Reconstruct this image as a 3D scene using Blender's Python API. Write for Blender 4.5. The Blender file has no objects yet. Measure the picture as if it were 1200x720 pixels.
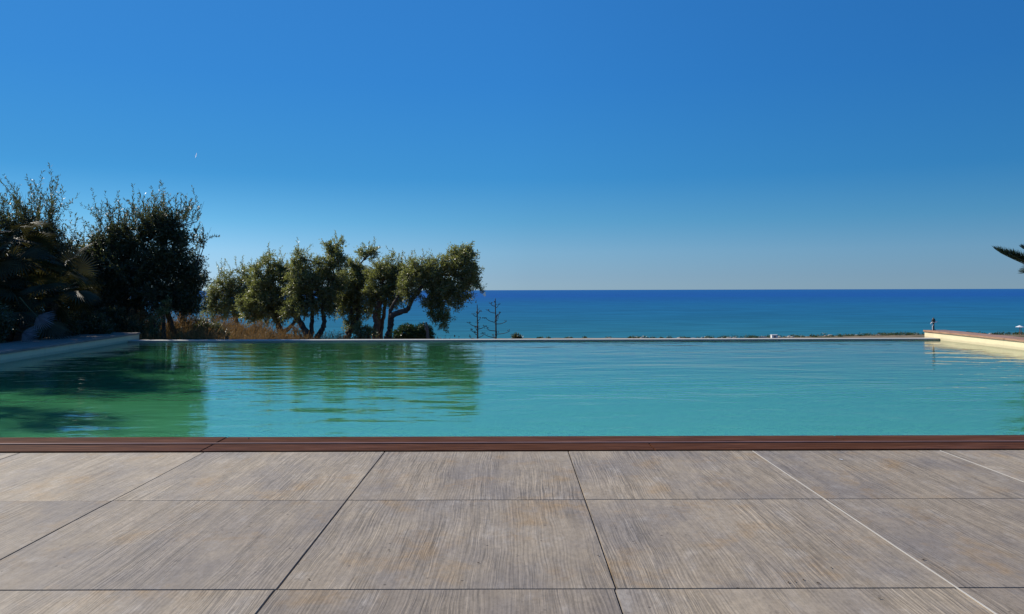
import bpy, bmesh, math, random
import numpy as np
from mathutils import Vector, Matrix

R = math.radians
rng = np.random.default_rng(11)
random.seed(11)
sc = bpy.context.scene
COL = sc.collection
CAMH = 1.05          # camera height over the deck, metres
F = 930.0            # focal length in photo pixels (1200 wide)
WATER = -0.16
SEA = -14.0
SUN_AZ = R(54)       # to the left of straight ahead
SUN_EL = R(36)


def at(x, y, Y):
    """point at depth Y seen at photo pixel x, y (survey helper)"""
    return Vector(((x - 600) / F * Y, Y, CAMH - (y - 340) / F * Y))


# ------------------------------------------------------------------ objects
def link(o, parent=None):
    COL.objects.link(o)
    if parent is not None:
        o.parent = parent
    return o


def mesh_obj(name, verts, faces, mat, parent=None, smooth=False):
    me = bpy.data.meshes.new(name)
    me.from_pydata([tuple(v) for v in verts], [], faces)
    if mat:
        me.materials.append(mat)
    if smooth:
        me.polygons.foreach_set('use_smooth', [True] * len(me.polygons))
    me.update()
    return link(bpy.data.objects.new(name, me), parent)


def bm_obj(name, bm, mat, parent=None, smooth=False):
    me = bpy.data.meshes.new(name)
    bm.to_mesh(me)
    bm.free()
    for m in (mat if isinstance(mat, (list, tuple)) else [mat]):
        me.materials.append(m)
    if smooth:
        me.polygons.foreach_set('use_smooth', [True] * len(me.polygons))
    me.update()
    return link(bpy.data.objects.new(name, me), parent)


def quads_obj(name, V, mat, parent=None):
    """V: (n,4,3) array of separate quads"""
    n = len(V)
    me = bpy.data.meshes.new(name)
    me.vertices.add(n * 4)
    me.vertices.foreach_set('co', V.reshape(-1).astype(np.float32))
    me.loops.add(n * 4)
    me.loops.foreach_set('vertex_index', np.arange(n * 4, dtype=np.int32))
    me.polygons.add(n)
    me.polygons.foreach_set('loop_start', np.arange(0, n * 4, 4, dtype=np.int32))
    me.polygons.foreach_set('loop_total', np.full(n, 4, dtype=np.int32))
    me.materials.append(mat)
    me.update(calc_edges=True)
    return link(bpy.data.objects.new(name, me), parent)


def tag(o, label=None, cat=None, group=None, kind=None):
    if label: o['label'] = label
    if cat: o['category'] = cat
    if group: o['group'] = group
    if kind: o['kind'] = kind
    return o


def empty(name, loc, label, cat, group=None, rz=0):
    o = bpy.data.objects.new(name, None)
    o.empty_display_size = 0.2
    o.location = loc
    o.rotation_euler = (0, 0, rz)
    COL.objects.link(o)
    return tag(o, label, cat, group)


def box(bm, x0, x1, y0, y1, z0, z1, bev=0.0):
    g = bmesh.ops.create_cube(bm, size=1.0)
    vs = g['verts']
    bmesh.ops.scale(bm, vec=(x1 - x0, y1 - y0, z1 - z0), verts=vs)
    bmesh.ops.translate(bm, vec=((x0 + x1) / 2, (y0 + y1) / 2, (z0 + z1) / 2), verts=vs)
    if bev > 0:
        es = {e for v in vs for e in v.link_edges}
        bmesh.ops.bevel(bm, geom=list(es), offset=bev, segments=2, affect='EDGES')
    return vs


def tube(bm, pts, radii, n=8, cap=True, lump=0.0):
    pts = [Vector(p) for p in pts]
    rings = []
    up = Vector((0.31, 0.17, 0.93)).normalized()
    for i, p in enumerate(pts):
        d = (pts[min(i + 1, len(pts) - 1)] - pts[max(i - 1, 0)]).normalized()
        s = d.cross(up)
        if s.length < 1e-3:
            s = d.cross(Vector((1, 0, 0)))
        s.normalize()
        t = d.cross(s)
        ring = []
        for k in range(n):
            a = 2 * math.pi * k / n
            r = radii[i] * (1 + lump * (random.random() - 0.5))
            ring.append(bm.verts.new(p + s * math.cos(a) * r + t * math.sin(a) * r))
        rings.append(ring)
    for i in range(len(rings) - 1):
        for k in range(n):
            bm.faces.new((rings[i][k], rings[i][(k + 1) % n], rings[i + 1][(k + 1) % n], rings[i + 1][k]))
    if cap:
        bm.faces.new(rings[0])
        bm.faces.new(rings[-1])


def smooth_path(ctrl, radii, sub=5, jit=0.0):
    """Catmull-Rom through control points; interpolated radii"""
    c = [Vector(p) for p in ctrl]
    c = [c[0] * 2 - c[1]] + c + [c[-1] * 2 - c[-2]]
    P, Rr = [], []
    for i in range(1, len(c) - 2):
        for k in range(sub):
            t = k / sub
            p = 0.5 * ((2 * c[i]) + (c[i + 1] - c[i - 1]) * t + (2 * c[i - 1] - 5 * c[i] + 4 * c[i + 1] - c[i + 2]) * t * t
                       + (-c[i - 1] + 3 * c[i] - 3 * c[i + 1] + c[i + 2]) * t ** 3)
            if jit and (i > 1 or k > 0):
                p += Vector((random.gauss(0, jit), random.gauss(0, jit), random.gauss(0, jit * .5)))
            P.append(p)
            Rr.append(radii[i - 1] * (1 - t) + radii[i] * t)
    P.append(c[-2]); Rr.append(radii[-1])
    return P, Rr


# ---------------------------------------------------------------- materials
class NT:
    def __init__(self, name):
        self.m = bpy.data.materials.new(name)
        self.m.use_nodes = True
        self.t = self.m.node_tree
        self.t.nodes.clear()
        self.out = self.t.nodes.new('ShaderNodeOutputMaterial')

    def n(self, typ, **kw):
        nd = self.t.nodes.new('ShaderNode' + typ)
        for k, v in kw.items():
            if k.startswith('i_'):
                nd.inputs[k[2:].replace('_', ' ')].default_value = v
            else:
                setattr(nd, k, v)
        return nd

    def l(self, a, b):
        self.t.links.new(a, b)

    def surf(self, s):
        self.l(s, self.out.inputs['Surface'])

    def coords(self, scale=(1, 1, 1), which='Object', rot=(0, 0, 0)):
        tc = self.n('TexCoord')
        mp = self.n('Mapping')
        mp.inputs['Scale'].default_value = scale
        mp.inputs['Rotation'].default_value = rot
        self.l(tc.outputs[which], mp.inputs['Vector'])
        return mp.outputs[0]

    def noise(self, vec, scale, detail=4, rough=0.55, dist=0.0):
        nd = self.n('TexNoise')
        nd.inputs['Scale'].default_value = scale
        nd.inputs['Detail'].default_value = detail
        nd.inputs['Roughness'].default_value = rough
        nd.inputs['Distortion'].default_value = dist
        if vec is not None:
            self.l(vec, nd.inputs['Vector'])
        return nd.outputs['Fac']

    def ramp(self, fac, stops):
        nd = self.n('ValToRGB')
        cr = nd.color_ramp
        while len(cr.elements) > 1:
            cr.elements.remove(cr.elements[-1])
        for i, (p, c) in enumerate(stops):
            e = cr.elements[0] if i == 0 else cr.elements.new(p)
            e.position = p
            if not isinstance(c, (tuple, list)):
                c = (c, c, c)
            e.color = (*c[:3], 1)
        self.l(fac, nd.inputs[0])
        return nd.outputs[0]

    def mix(self, fac, a, b, mode='MIX'):
        nd = self.n('Mix', data_type='RGBA', blend_type=mode)
        for i, v in ((0, fac), (6, a), (7, b)):
            if isinstance(v, (int, float)):
                nd.inputs[i].default_value = v
            elif isinstance(v, tuple):
                nd.inputs[i].default_value = (*v[:3], 1)
            else:
                self.l(v, nd.inputs[i])
        return nd.outputs[2]

    def math(self, op, a, b=0.0):
        nd = self.n('Math', operation=op)
        for i, v in ((0, a), (1, b)):
            if isinstance(v, (int, float)):
                nd.inputs[i].default_value = v
            else:
                self.l(v, nd.inputs[i])
        return nd.outputs[0]

    def bump(self, h, strength=0.5, dist=0.01, normal=None):
        nd = self.n('Bump')
        nd.inputs['Strength'].default_value = strength
        nd.inputs['Distance'].default_value = dist
        self.l(h, nd.inputs['Height'])
        if normal is not None:
            self.l(normal, nd.inputs['Normal'])
        return nd.outputs[0]

    def pbsdf(self, color, rough=0.7, normal=None, spec=0.5, **kw):
        p = self.n('BsdfPrincipled')
        if isinstance(color, tuple):
            p.inputs['Base Color'].default_value = (*color[:3], 1)
        else:
            self.l(color, p.inputs['Base Color'])
        if isinstance(rough, (int, float)):
            p.inputs['Roughness'].default_value = rough
        else:
            self.l(rough, p.inputs['Roughness'])
        p.inputs['Specular IOR Level'].default_value = spec
        if normal is not None:
            self.l(normal, p.inputs['Normal'])
        for k, v in kw.items():
            p.inputs[k.replace('_', ' ')].default_value = v
        return p.outputs[0]


def mat_slab():
    t = NT('weathered_slab')
    attr = t.n('Attribute', attribute_name='slab_seed')
    tc = t.n('TexCoord')
    add = t.n('VectorMath', operation='ADD')
    t.l(tc.outputs['Object'], add.inputs[0])
    sc_ = t.n('VectorMath', operation='SCALE')
    t.l(attr.outputs['Color'], sc_.inputs[0]); sc_.inputs['Scale'].default_value = 37.0
    t.l(sc_.outputs[0], add.inputs[1])
    base = add.outputs[0]

    def mapped(s):
        mp = t.n('Mapping'); mp.inputs['Scale'].default_value = s
        t.l(base, mp.inputs['Vector']); return mp.outputs[0]
    # slightly wavy growth rings: shift x by a slow noise
    warp = t.noise(mapped((1.3, 0.5, 1)), 2.0, 3, 0.55)
    wv = t.n('VectorMath', operation='SCALE')
    comb = t.n('CombineXYZ'); t.l(warp, comb.inputs[0])
    t.l(comb.outputs[0], wv.inputs[0]); wv.inputs['Scale'].default_value = 0.075
    a2 = t.n('VectorMath', operation='ADD'); t.l(base, a2.inputs[0]); t.l(wv.outputs[0], a2.inputs[1])

    def warped(s):
        mp = t.n('Mapping'); mp.inputs['Scale'].default_value = s
        t.l(a2.outputs[0], mp.inputs['Vector']); return mp.outputs[0]
    grain_f = t.noise(warped((1, 0.018, 1)), 190, 2, 0.55)
    grain_m = t.noise(warped((1, 0.026, 1)), 75, 3, 0.6)
    band = t.noise(mapped((1, 0.16, 1)), 5.5, 2, 0.5)
    streak = t.noise(warped((1, 0.2, 1)), 11, 6, 0.7)
    blotch = t.noise(mapped((1, 0.6, 1)), 2.6, 6, 0.66)
    rust = t.noise(mapped((1, .8, 1)), 3.2, 6, 0.7)
    lime = t.noise(mapped((1, .5, 1)), 8, 5, 0.7)
    fine = t.noise(mapped((1, .45, 1)), 55, 6, 0.8)
    c = t.ramp(streak, [(0.28, (0.275, 0.223, 0.163)), (0.5, (0.335, 0.276, 0.205)), (0.72, (0.39, 0.327, 0.25))])
    c = t.mix(t.ramp(blotch, [(0.43, 0.0), (0.64, 0.8)]), c, (0.225, 0.197, 0.175))
    c = t.mix(t.ramp(rust, [(0.53, 0.0), (0.72, 0.7)]), c, (0.34, 0.225, 0.11))
    c = t.mix(t.ramp(lime, [(0.55, 0.0), (0.78, 0.4)]), c, (0.52, 0.49, 0.45))
    amt = t.ramp(band, [(0.38, 0.15), (0.62, 1.0)])
    c = t.mix(t.math('MULTIPLY', amt, 0.6), c, t.ramp(grain_f, [(0.34, 0.45), (0.5, 0.98), (0.7, 1.3)]), 'MULTIPLY')
    c = t.mix(t.math('MULTIPLY', amt, 0.42), c, t.ramp(grain_m, [(0.36, 0.5), (0.5, 1.0), (0.68, 1.25)]), 'MULTIPLY')
    c = t.mix(0.6, c, t.ramp(fine, [(0.32, 0.62), (0.5, 1.0), (0.68, 1.3)]), 'MULTIPLY')
    wav = t.n('TexWave', wave_type='BANDS', bands_direction='X', wave_profile='SIN')
    wav.inputs['Scale'].default_value = 21.0; wav.inputs['Distortion'].default_value = 4.5
    wav.inputs['Detail'].default_value = 3; wav.inputs['Detail Scale'].default_value = 1.4
    t.l(warped((1, 0.10, 1)), wav.inputs['Vector'])
    amt2 = t.ramp(t.noise(mapped((1, 0.22, 1)), 6.5, 3, 0.55), [(0.44, 0.0), (0.6, 1.0)])
    c = t.mix(t.math('MULTIPLY', amt2, 0.36), c, t.ramp(wav.outputs['Fac'], [(0.05, 0.55), (0.4, 1.0), (0.9, 1.22)]), 'MULTIPLY')
    pit = t.noise(mapped((1, .6, 1)), 20, 3, 0.6)
    c = t.mix(t.ramp(pit, [(0.66, 0.0), (0.74, 0.5)]), c, (0.11, 0.09, 0.075))
    # dark specks
    sp = t.n('TexVoronoi'); sp.inputs['Scale'].default_value = 9.0; t.l(base, sp.inputs['Vector'])
    c = t.mix(t.ramp(sp.outputs['Distance'], [(0.035, 0.75), (0.06, 0.0)]), c, (0.045, 0.03, 0.022))
    tone = t.n('SeparateColor'); t.l(attr.outputs['Color'], tone.inputs[0])
    c = t.mix(1.0, c, t.ramp(tone.outputs[2], [(0, (0.80, 0.79, 0.80)), (1, (1.13, 1.11, 1.06))]), 'MULTIPLY')
    h = t.math('ADD', t.math('MULTIPLY', grain_f, 0.6), grain_m)
    nrm = t.bump(t.math('MULTIPLY', h, amt), 0.6, 0.006)
    t.surf(t.pbsdf(c, 0.72, nrm, 0.3))
    return t.m


def mat_wood(name, dark, mid, light, rough=0.4, gloss=0.5, along='X'):
    t = NT(name)
    s = (0.06, 1, 1) if along == 'X' else (1, 0.06, 1)
    v = t.coords(s)
    g = t.noise(v, 60, 4, 0.6, 0.3)
    b = t.noise(t.coords((0.25, 1, 1) if along == 'X' else (1, 0.25, 1)), 2.5, 4, 0.6)
    c = t.ramp(g, [(0.3, dark), (0.52, mid), (0.75, light)])
    c = t.mix(t.ramp(b, [(0.4, 0), (0.7, 0.5)]), c, tuple(x * 0.6 for x in mid))
    t.surf(t.pbsdf(c, t.ramp(b, [(0.3, rough * .8), (0.7, rough * 1.3)]), t.bump(g, 0.3, 0.004), gloss))
    return t.m


def mat_plaster(name, col, stain=False):
    t = NT(name)
    n1 = t.noise(t.coords(), 3, 5, 0.6)
    n2 = t.noise(t.coords(), 60, 3, 0.6)
    c = t.mix(t.ramp(n1, [(0.35, 0.0), (0.7, 0.3)]), col, tuple(x * 0.8 for x in col))
    if stain:
        tc = t.n('TexCoord'); sep = t.n('SeparateXYZ'); t.l(tc.outputs['Object'], sep.inputs[0])
        lvl = t.math('ADD', sep.outputs[2], t.math('MULTIPLY', t.math('SUBTRACT', t.noise(t.coords(), 5, 5, .7), .5), .05))
        c = t.mix(t.ramp(t.math('ADD', lvl, .5), [(.375, .55), (.405, 0.0)]), c, tuple(x * .55 for x in col))
        st = t.noise(t.coords((1, 7, .35)), 2.2, 4, .6)
        c = t.mix(t.ramp(st, [(.56, 0.0), (.75, .35)]), c, tuple(x * .6 for x in col))
    t.surf(t.pbsdf(c, 0.75, t.bump(n2, 0.25, 0.004), 0.3))
    return t.m


def mat_simple(name, col, rough=0.7, var=0.25, scale=12, spec=0.4, bump=0.2):
    t = NT(name)
    n1 = t.noise(t.coords(), scale, 4, 0.6)
    c = t.mix(n1, tuple(x * (1 - var) for x in col), tuple(min(1, x * (1 + var)) for x in col))
    t.surf(t.pbsdf(c, rough, t.bump(n1, bump, 0.02), spec))
    return t.m


def mat_leaf(name, top, under, rough=0.45, trans=0.25, tcol=None, spec=0.5):
    t = NT(name)
    geo = t.n('NewGeometry')
    rnd = geo.outputs['Random Per Island']
    n1 = t.noise(t.coords(), 1.6, 3, 0.6)
    c1 = t.mix(rnd, tuple(x * 0.6 for x in top), tuple(x * 1.5 for x in top))
    c1 = t.mix(t.ramp(n1, [(0.35, 0), (0.7, 0.6)]), c1, (top[0] * 1.5, top[1] * 1.35, top[2] * 0.8))
    c2 = t.mix(rnd, tuple(x * 0.7 for x in under), tuple(x * 1.3 for x in under))
    c = t.mix(geo.outputs['Backfacing'], c1, c2)
    p = t.pbsdf(c, rough, None, spec)
    tr = t.n('BsdfTranslucent')
    tcol = tcol or (top[0] * 1.8, top[1] * 1.9, top[2] * 0.9)
    tr.inputs[0].default_value = (*tcol, 1)
    ms = t.n('MixShader'); ms.inputs[0].default_value = trans
    t.l(p, ms.inputs[1]); t.l(tr.outputs[0], ms.inputs[2])
    t.surf(ms.outputs[0])
    return t.m


def mat_bark(name, c0, c1):
    t = NT(name)
    v = t.coords((1, 1, 0.35))
    n1 = t.noise(v, 14, 6, 0.7, 0.6)
    n2 = t.noise(t.coords(), 2.5, 3, 0.6)
    c = t.ramp(n1, [(0.3, c0), (0.7, c1)])
    c = t.mix(t.ramp(n2, [(0.45, 0), (0.7, 0.5)]), c, tuple(x * 1.2 for x in c1))
    t.surf(t.pbsdf(c, 0.9, t.bump(n1, 0.9, 0.05), 0.2))
    return t.m


def mat_ground():
    t = NT('dry_soil')
    n1 = t.noise(t.coords(), 0.35, 6, 0.65)
    n2 = t.noise(t.coords(), 6, 5, 0.7)
    c = t.ramp(n1, [(0.3, (0.09, 0.065, 0.04)), (0.5, (0.2, 0.15, 0.095)), (0.7, (0.30, 0.24, 0.165))])
    c = t.mix(0.6, c, t.ramp(n2, [(0.3, 0.55), (0.7, 1.25)]), 'MULTIPLY')
    n3 = t.noise(t.coords(), 0.06, 4, 0.6)
    c = t.mix(t.ramp(n3, [(0.48, 0), (0.6, 0.7)]), c, (0.06, 0.07, 0.03))
    t.surf(t.pbsdf(c, 0.95, t.bump(n2, 0.6, 0.08), 0.1))
    return t.m


def mat_sea():
    t = NT('sea_water')
    tc = t.n('TexCoord')
    sep = t.n('SeparateXYZ'); t.l(tc.outputs['Object'], sep.inputs[0])
    # depth of the sea grows away from the shore: log10 of the distance
    lg = t.math('LOGARITHM', t.math('MAXIMUM', sep.outputs[1], 10.0), 10.0)
    nz = t.noise(t.coords((0.25, 1, 1)), 0.0015, 4, 0.6)
    lg2 = t.math('ADD', lg, t.math('MULTIPLY', t.math('SUBTRACT', nz, 0.5), 0.35))
    u = t.math('DIVIDE', t.math('SUBTRACT', lg2, 2.35), 2.0)
    c = t.ramp(u, [(0.0, (0.022, 0.150, 0.205)), (0.12, (0.014, 0.132, 0.235)), (0.30, (0.011, 0.116, 0.262)),
                   (0.38, (0.010, 0.100, 0.272)), (0.46, (0.010, 0.090, 0.295)), (1.0, (0.014, 0.110, 0.29))])
    w = t.noise(t.coords((0.22, 1, 1)), 0.16, 5, 0.6, 0.3)
    w2 = t.noise(t.coords((0.3, 1, 1)), 0.03, 4, 0.6)
    c = t.mix(0.8, c, t.ramp(w, [(0.3, 0.72), (0.7, 1.28)]), 'MULTIPLY')
    c = t.mix(0.5, c, t.ramp(w2, [(0.3, 0.85), (0.7, 1.15)]), 'MULTIPLY')
    d = t.n('BsdfDiffuse'); t.l(c, d.inputs[0])
    g = t.n('BsdfGlossy'); g.inputs['Roughness'].default_value = 0.32
    nb = t.bump(w, 0.5, 1.0)
    t.l(nb, g.inputs['Normal'])
    ms = t.n('MixShader'); ms.inputs[0].default_value = 0.06
    t.l(d.outputs[0], ms.inputs[1]); t.l(g.outputs[0], ms.inputs[2])
    t.surf(ms.outputs[0])
    return t.m


def mat_pool():
    t = NT('pool_water')
    r1 = t.noise(t.coords((0.38, 1, 1)), 0.95, 2, 0.5, 0.4)
    r2 = t.noise(t.coords((0.40, 1, 1), rot=(0, 0, R(9))), 4.2, 2, 0.5, 0.5)
    r3 = t.noise(t.coords((0.5, 1, 1), rot=(0, 0, R(-14))), 13, 2, 0.5)
    h = t.math('ADD', t.math('ADD', r1, t.math('MULTIPLY', r2, 0.27)), t.math('MULTIPLY', r3, 0.035))
    nb = t.bump(h, 1.0, 0.027)
    d = t.n('SubsurfaceScattering', falloff='BURLEY'); d.inputs['Scale'].default_value = 0.35
    d.inputs['Radius'].default_value = (1, 1, 1)
    # the floor falls away from the shallow near side to the deep far side
    tc = t.n('TexCoord'); sep = t.n('SeparateXYZ'); t.l(tc.outputs['Object'], sep.inputs[0])
    n1 = t.noise(t.coords(), 0.3, 3, 0.5)
    dep = t.math('ADD', t.math('DIVIDE', t.math('SUBTRACT', sep.outputs[1], 5.6), 13.2), t.math('MULTIPLY', t.math('SUBTRACT', n1, 0.5), 0.18))
    t.l(t.ramp(dep, [(0.0, (0.105, 0.45, 0.215)), (0.3, (0.075, 0.355, 0.145)), (0.6, (0.040, 0.21, 0.080)), (1.0, (0.030, 0.15, 0.062))]), d.inputs[0])
    g = t.n('BsdfGlossy'); g.inputs['Roughness'].default_value = 0.015
    fr = t.n('Fresnel'); fr.inputs['IOR'].default_value = 1.42
    t.l(nb, g.inputs['Normal']); t.l(nb, fr.inputs['Normal'])
    ms = t.n('MixShader')
    t.l(t.math('POWER', fr.outputs[0], 0.58), ms.inputs[0]); t.l(d.outputs[0], ms.inputs[1]); t.l(g.outputs[0], ms.inputs[2])
    t.surf(ms.outputs[0])
    return t.m


M = dict(
    slab=mat_slab(),
    coping=mat_wood('varnished_decking', (0.040, 0.015, 0.007), (0.105, 0.040, 0.019), (0.20, 0.088, 0.05), 0.6, 0.03),
    edgelight=mat_wood('board_edge_highlight', (0.11, 0.05, 0.036), (0.19, 0.095, 0.07), (0.28, 0.15, 0.115), 0.5, 0.3),
    sidecoping=mat_wood('weathered_coping', (0.24, 0.13, 0.078), (0.40, 0.225, 0.135), (0.52, 0.32, 0.21), 0.5, 0.4, 'Y'),
    greycoping=mat_wood('grey_coping', (0.17, 0.14, 0.12), (0.27, 0.225, 0.19), (0.38, 0.33, 0.28), 0.6, 0.3, 'Y'),
    cream=mat_plaster('cream_render', (0.78, 0.66, 0.42), True),
    pale=mat_plaster('pale_stone', (0.52, 0.49, 0.44)),
    joint=mat_simple('joint_grout', (0.10, 0.088, 0.075), 0.95),
    ground=mat_ground(),
    sea=mat_sea(),
    pool=mat_pool(),
    bark=mat_bark('olive_bark', (0.025, 0.02, 0.016), (0.11, 0.09, 0.075)),
    redbark=mat_bark('reddish_bark', (0.07, 0.035, 0.022), (0.22, 0.125, 0.085)),
    olive=mat_leaf('olive_leaf', (0.112, 0.125, 0.044), (0.22, 0.23, 0.15), 0.40, 0.40, (0.30, 0.33, 0.075)),
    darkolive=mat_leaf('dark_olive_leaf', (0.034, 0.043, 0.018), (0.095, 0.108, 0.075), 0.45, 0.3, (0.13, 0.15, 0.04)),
    shrub=mat_leaf('shrub_leaf', (0.035, 0.06, 0.016), (0.06, 0.085, 0.035), 0.45, 0.25),
    lightshrub=mat_leaf('pale_shrub_leaf', (0.10, 0.12, 0.045), (0.2, 0.21, 0.12), 0.45, 0.3),
    straw=mat_leaf('dry_grass_blade', (0.19, 0.115, 0.048), (0.23, 0.15, 0.07), 0.8, 0.25, (0.27, 0.16, 0.055), 0.2),
    palm=mat_leaf('palm_leaf', (0.030, 0.036, 0.014), (0.04, 0.045, 0.026), 0.55, 0.14, (0.11, 0.10, 0.028), 0.25),
    skypalm=mat_leaf('sky_sheen_palm_leaf', (0.15, 0.16, 0.20), (0.17, 0.175, 0.21), 0.5, 0.1, (0.2, 0.2, 0.2)),
    feather=mat_leaf('feather_palm_leaf', (0.028, 0.045, 0.022), (0.05, 0.07, 0.05), 0.4, 0.15),
    petiole=mat_simple('palm_stalk', (0.09, 0.085, 0.035), 0.6),
    agave=mat_simple('dry_agave_stalk', (0.055, 0.05, 0.042), 0.9),
    darkmetal=mat_simple('dark_metal', (0.018, 0.022, 0.022), 0.5),
    white=mat_simple('white_paint', (0.75, 0.74, 0.72), 0.6, 0.06),
    rust=mat_simple('faded_red_paint', (0.25, 0.10, 0.07), 0.8),
    rock=mat_simple('shore_rock', (0.42, 0.38, 0.32), 0.95, 0.4, 3),
    driftdark=mat_simple('dry_leaf', (0.035, 0.02, 0.012), 0.9),
    driftwood=mat_simple('grey_dead_wood', (0.11, 0.095, 0.085), 0.95),
)
t = NT('vapour'); tr_ = t.n('BsdfTranslucent'); tr_.inputs[0].default_value = (.85, .85, .85, 1); t.surf(tr_.outputs[0]); M['vapour'] = t.m

# -------------------------------------------------------------------- deck
def slab_deck():
    xs = [-2.005 - 1.2 * k for k in range(9, 0, -1)] + [-2.005, -0.83, 0.364, 1.562, 2.78] + [2.78 + 1.2 * k for k in range(1, 9)]
    ys = [2.79 - 1.19 * k for k in range(7, 0, -1)] + [2.79, 3.975, 5.165]
    bm = bmesh.new()
    lay = bm.loops.layers.float_color.new('slab_seed')
    for j in range(len(ys) - 1):
        off = random.gauss(0, 0.0012) if j != len(ys) - 4 else -0.006
        for i in range(len(xs) - 1):
            g = 0.0024
            dz = random.uniform(-0.0025, 0.0)
            before = set(bm.faces)
            box(bm, xs[i] + off + g, xs[i + 1] + off - g, ys[j] + g * .7, ys[j + 1] - g * .7, -0.035 + dz, dz, 0.0022)
            colr = (random.random(), random.random(), random.random(), 1)
            for f in bm.faces:
                if f not in before:
                    for lp in f.loops:
                        lp[lay] = colr
    o = bm_obj('pool_deck', bm, M['slab'])
    tag(o, kind='structure')
    bm = bmesh.new()
    box(bm, xs[0], xs[-1], ys[0], ys[-1] + 0.02, -0.25, -0.024)
    tag(bm_obj('deck_bed', bm, M['joint']), kind='structure')
    bm = bmesh.new()          # two joints still hold pale grout
    box(bm, 1.562 - .0018, 1.562 + .0022, 1.6, 5.16, -.02, .0004)
    box(bm, 2.78 - .0018, 2.78 + .0018, 3.98, 5.16, -.02, .0004)
    tag(bm_obj('deck_grout', bm, M['pale']), kind='structure')


slab_deck()

# near wooden coping: two long rows of boards
cop = empty('wooden_coping', (0, 5.43, 0), 'dark reddish wooden coping running along the near edge of the pool', 'coping')
for (y0, y1) in ((5.178, 5.402), (5.440, 5.672)):
    cuts = [-10.4, -6.4, -2.035, 0.93 if y0 < 5.3 else 2.3, 6.3, 11.4]
    for a, b in zip(cuts[:-1], cuts[1:]):
        bm = bmesh.new()
        zt = 0.004 + random.uniform(0, 0.003)
        box(bm, a + .002, b - .002, y0 - 5.43, y1 - 5.43, -0.04, zt, 0.004)
        bm_obj('board', bm, M['coping'], cop)
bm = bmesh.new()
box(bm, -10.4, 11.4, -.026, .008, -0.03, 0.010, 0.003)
bm_obj('highlight_strip', bm, M['edgelight'], cop)  # lighter strip painted in as the bright edge highlight between the boards
bm = bmesh.new()
box(bm, -10.4, 11.4, 5.20, 5.62, -1.7, -0.042)
tag(bm_obj('pool_near_wall', bm, M['cream']), 'cream wall of the pool under the near wooden coping', 'wall')


# side walls (vertical prisms over a quadrilateral footprint)
def prism(bm, quad, z0, z1, bev=0.0):
    lo = [bm.verts.new((x, y, z0)) for x, y in quad]
    hi = [bm.verts.new((x, y, z1)) for x, y in quad]
    fs = [bm.faces.new(lo[::-1]), bm.faces.new(hi)]
    for i in range(4):
        fs.append(bm.faces.new((lo[i], lo[(i + 1) % 4], hi[(i + 1) % 4], hi[i])))
    if bev:
        es = {e for f in fs for e in f.edges}
        bmesh.ops.bevel(bm, geom=list(es), offset=bev, segments=2, affect='EDGES')


YR = 18.76
YE = 19.45
def xl(y): return -9.08 + (18.76 - y) * 0.088
def xr(y): return 10.10 + (18.76 - y) * -0.012

lw = empty('left_pool_wall', (0, 0, 0), 'cream pool wall in shade on the left under the palm', 'wall')
lw.name = 'pool_wall'
bm = bmesh.new()
prism(bm, [(xl(5.63) - .3, 5.63), (xl(5.63), 5.63), (xl(YE), YE), (xl(YE) - .3, YE)], -1.7, -0.012)
bm_obj('wall_face', bm, M['cream'], lw)
bm = bmesh.new()
prism(bm, [(xl(5.68) - 1.25, 5.68), (xl(5.68) + .03, 5.68), (xl(YE) + .03, YE + .02), (xl(YE) - 1.25, YE + .02)], -0.010, 0.032, 0.008)
bm_obj('coping', bm, M['greycoping'], lw)

rw = empty('pool_wall', (0, 0, 0), 'sunlit cream pool wall with brown coping on the right', 'wall')
bm = bmesh.new()
prism(bm, [(xr(5.63), 5.63), (xr(5.63) + .35, 5.63), (xr(YE) + .35, YE), (xr(YE), YE)], -1.7, -0.002)
bm_obj('wall_face', bm, M['cream'], rw)
bm = bmesh.new()
for a, b in ((5.68, 9.2), (9.2, 12.7), (12.7, 16.2), (16.2, YE + .02)):
    prism(bm, [(xr(a) - .03, a + .003), (xr(a) + .52, a + .003), (xr(b) + .52, b - .003), (xr(b) - .03, b - .003)], 0.0, 0.042, 0.006)
bm_obj('coping', bm, M['sidecoping'], rw)

rim = empty('overflow_rim', (0, YR, -0.14), 'long thin pale stone overflow rim along the far edge of the pool', 'rim')
bm = bmesh.new()
box(bm, xl(YR) - .2, xr(YR) + .0, 0.0, 0.26, -1.6, 0.0)
bm_obj('rim_wall', bm, M['pale'], rim)
bm = bmesh.new()
box(bm, xl(YR) - .02, xr(YR) + .0, -0.03, 0.29, 0.002, 0.018, 0.004)
bm_obj('cap', bm, M['pale'], rim)

# pool water
bm = bmesh.new()
vs = [bm.verts.new(p) for p in ((xl(5.64), 5.64, WATER), (xr(5.64), 5.64, WATER), (xr(YR), YR + 0.01, WATER), (xl(YR), YR + 0.01, WATER))]
bm.faces.new(vs)
tag(bm_obj('pool_water', bm, M['pool']), kind='structure')

# ----------------------------------------------------------------- terrain
def shore_y(X): return 243 + 0.115 * X


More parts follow.
